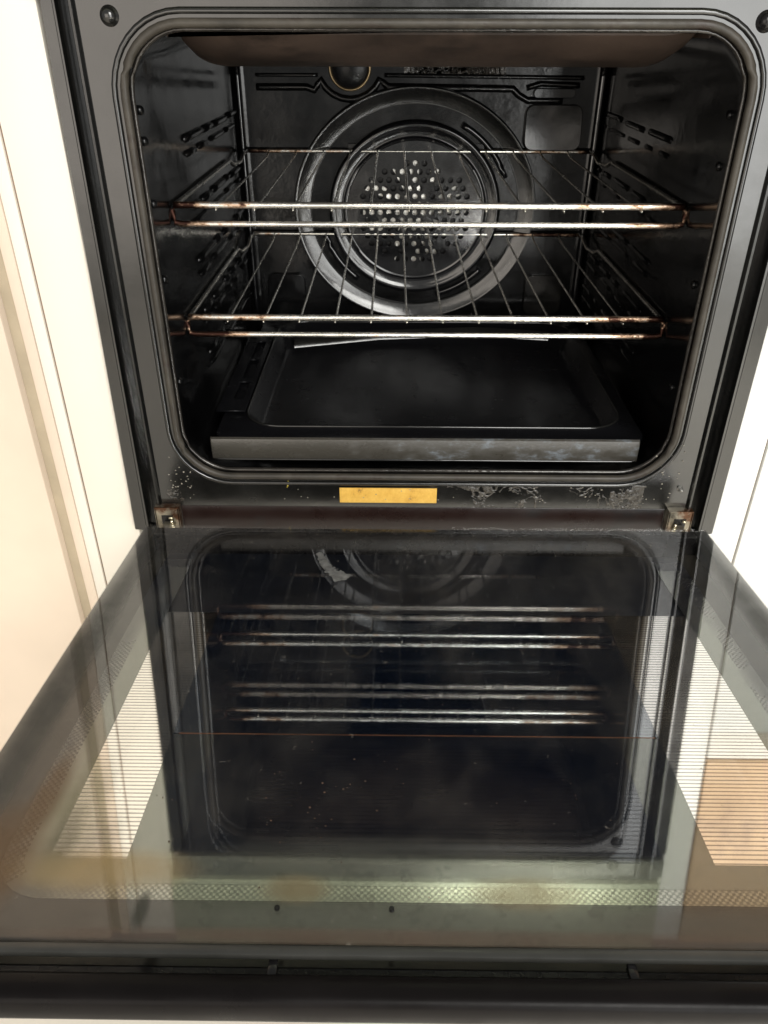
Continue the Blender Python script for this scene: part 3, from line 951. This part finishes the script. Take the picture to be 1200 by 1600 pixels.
tag(rb, 'lower of the two chrome wire racks, just above the black baking tray', 'oven rack', 'wire racks inside the oven')

# ---------------------------------------------------------------- baking tray
ZT = 0.0860
tr = empty('baking_tray', (0, 0.2, 0.050))
TL = Vector((0, 0.2, 0.050))
def tput(o):
    o.parent = tr
    o.location = -TL
    return o
def hl(x0, x1, y0, y1, z, r, n=8):
    return [Vector((x, y, z)) for x, y in rrect(x0, x1, y0, y1, r, n)]
bm = bmesh.new()
R_ = loft(bm, [hl(-0.2120, 0.2240, 0.0300, 0.4100, ZT-0.0030, 0.012), hl(-0.2120, 0.2240, 0.0300, 0.4100, ZT, 0.012), hl(-0.1885, 0.2110, 0.0520, 0.3900, ZT, 0.040), hl(-0.1870, 0.2095, 0.0535, 0.3885, ZT+0.0012, 0.039),
               hl(-0.1850, 0.2075, 0.0560, 0.3860, ZT, 0.038), hl(-0.1750, 0.1980, 0.0680, 0.3500, ZT-0.0150, 0.030), hl(-0.1715, 0.1945, 0.0715, 0.3460, ZT-0.0172, 0.027)])
bm.faces.new(R_[-1])
tput(finish(bm, 'pan', TRAY, smooth=0.9))
bm = bmesh.new()
tube(bm, [p+Vector((0, 0, 0.0008)) for p in hl(-0.1875, 0.2100, 0.0530, 0.3890, ZT+0.0004, 0.0395)], 0.0013, seg=8, closed=True, wob=0.1)
tput(finish(bm, 'rim_glint_bead', RINGEN, smooth=3))  # bead added to carry the highlight along the inner edge
# front lip
bm = bmesh.new()
pr = [(0.0300, ZT-0.0002), (0.0270, ZT-0.0012), (0.0262, ZT-0.004), (0.0262, 0.0640), (0.0275, 0.0618), (0.0300, 0.0612)]
xs = [-0.2160, -0.2150, 0.2170, 0.2180]
loft(bm, [[Vector((x, y+(0.001 if i in (0, 3) else 0), z)) for y, z in pr] for i, x in enumerate(xs)], close_ends=True)
tput(finish(bm, 'front_lip', LIPM, smooth=0.7))
bm = bmesh.new()
tube(bm, subdiv([(-0.2150, 0.0270, 0.0622), (0.2120, 0.0270, 0.0622), (0.2155, 0.0272, 0.0638), (0.2168, 0.0275, 0.0670)], 0.006), 0.0013, seg=10, wob=0.15)
tput(finish(bm, 'lip_glint_bead', RINGEN, smooth=3))  # bead added for the bright line along the lower edge
# skewed grey strip added to stand for the lit rear wall
bm = bmesh.new()
tl = [Vector((-0.1640, 0.3300, 0.0745)), Vector((-0.05, 0.352, 0.0790)), Vector((0.08, 0.362, 0.0810)), Vector((0.180, 0.352, 0.0790))]
prf = [(0.000, -0.0040), (-0.002, -0.0035), (0.0030, 0.0062), (0.0060, 0.0070), (0.0080, 0.0040)]
loft(bm, [[p+Vector((0, a, b)) for a, b in prf] for p in tl], close_ends=True)
tput(finish(bm, 'lit_rear_strip', RINGEN, smooth=0.9))
# slotted side flange
sl = [[(-0.2080, a), (-0.1960, a), (-0.1960, b), (-0.2080, b)] for a, b in ((0.115, 0.165), (0.175, 0.235), (0.245, 0.300))]
fl = plate('side_flange', [(-0.2200, 0.085), (-0.1900, 0.085), (-0.1900, 0.330), (-0.2200, 0.330)], sl, 0.0016, TRAY, None, Matrix.Translation((0, 0, ZT+0.0030)), bevel=0.0003)
tput(fl)
tag(tr, 'black enamel baking tray on the oven floor with a pale-streaked grey front lip', 'baking tray')
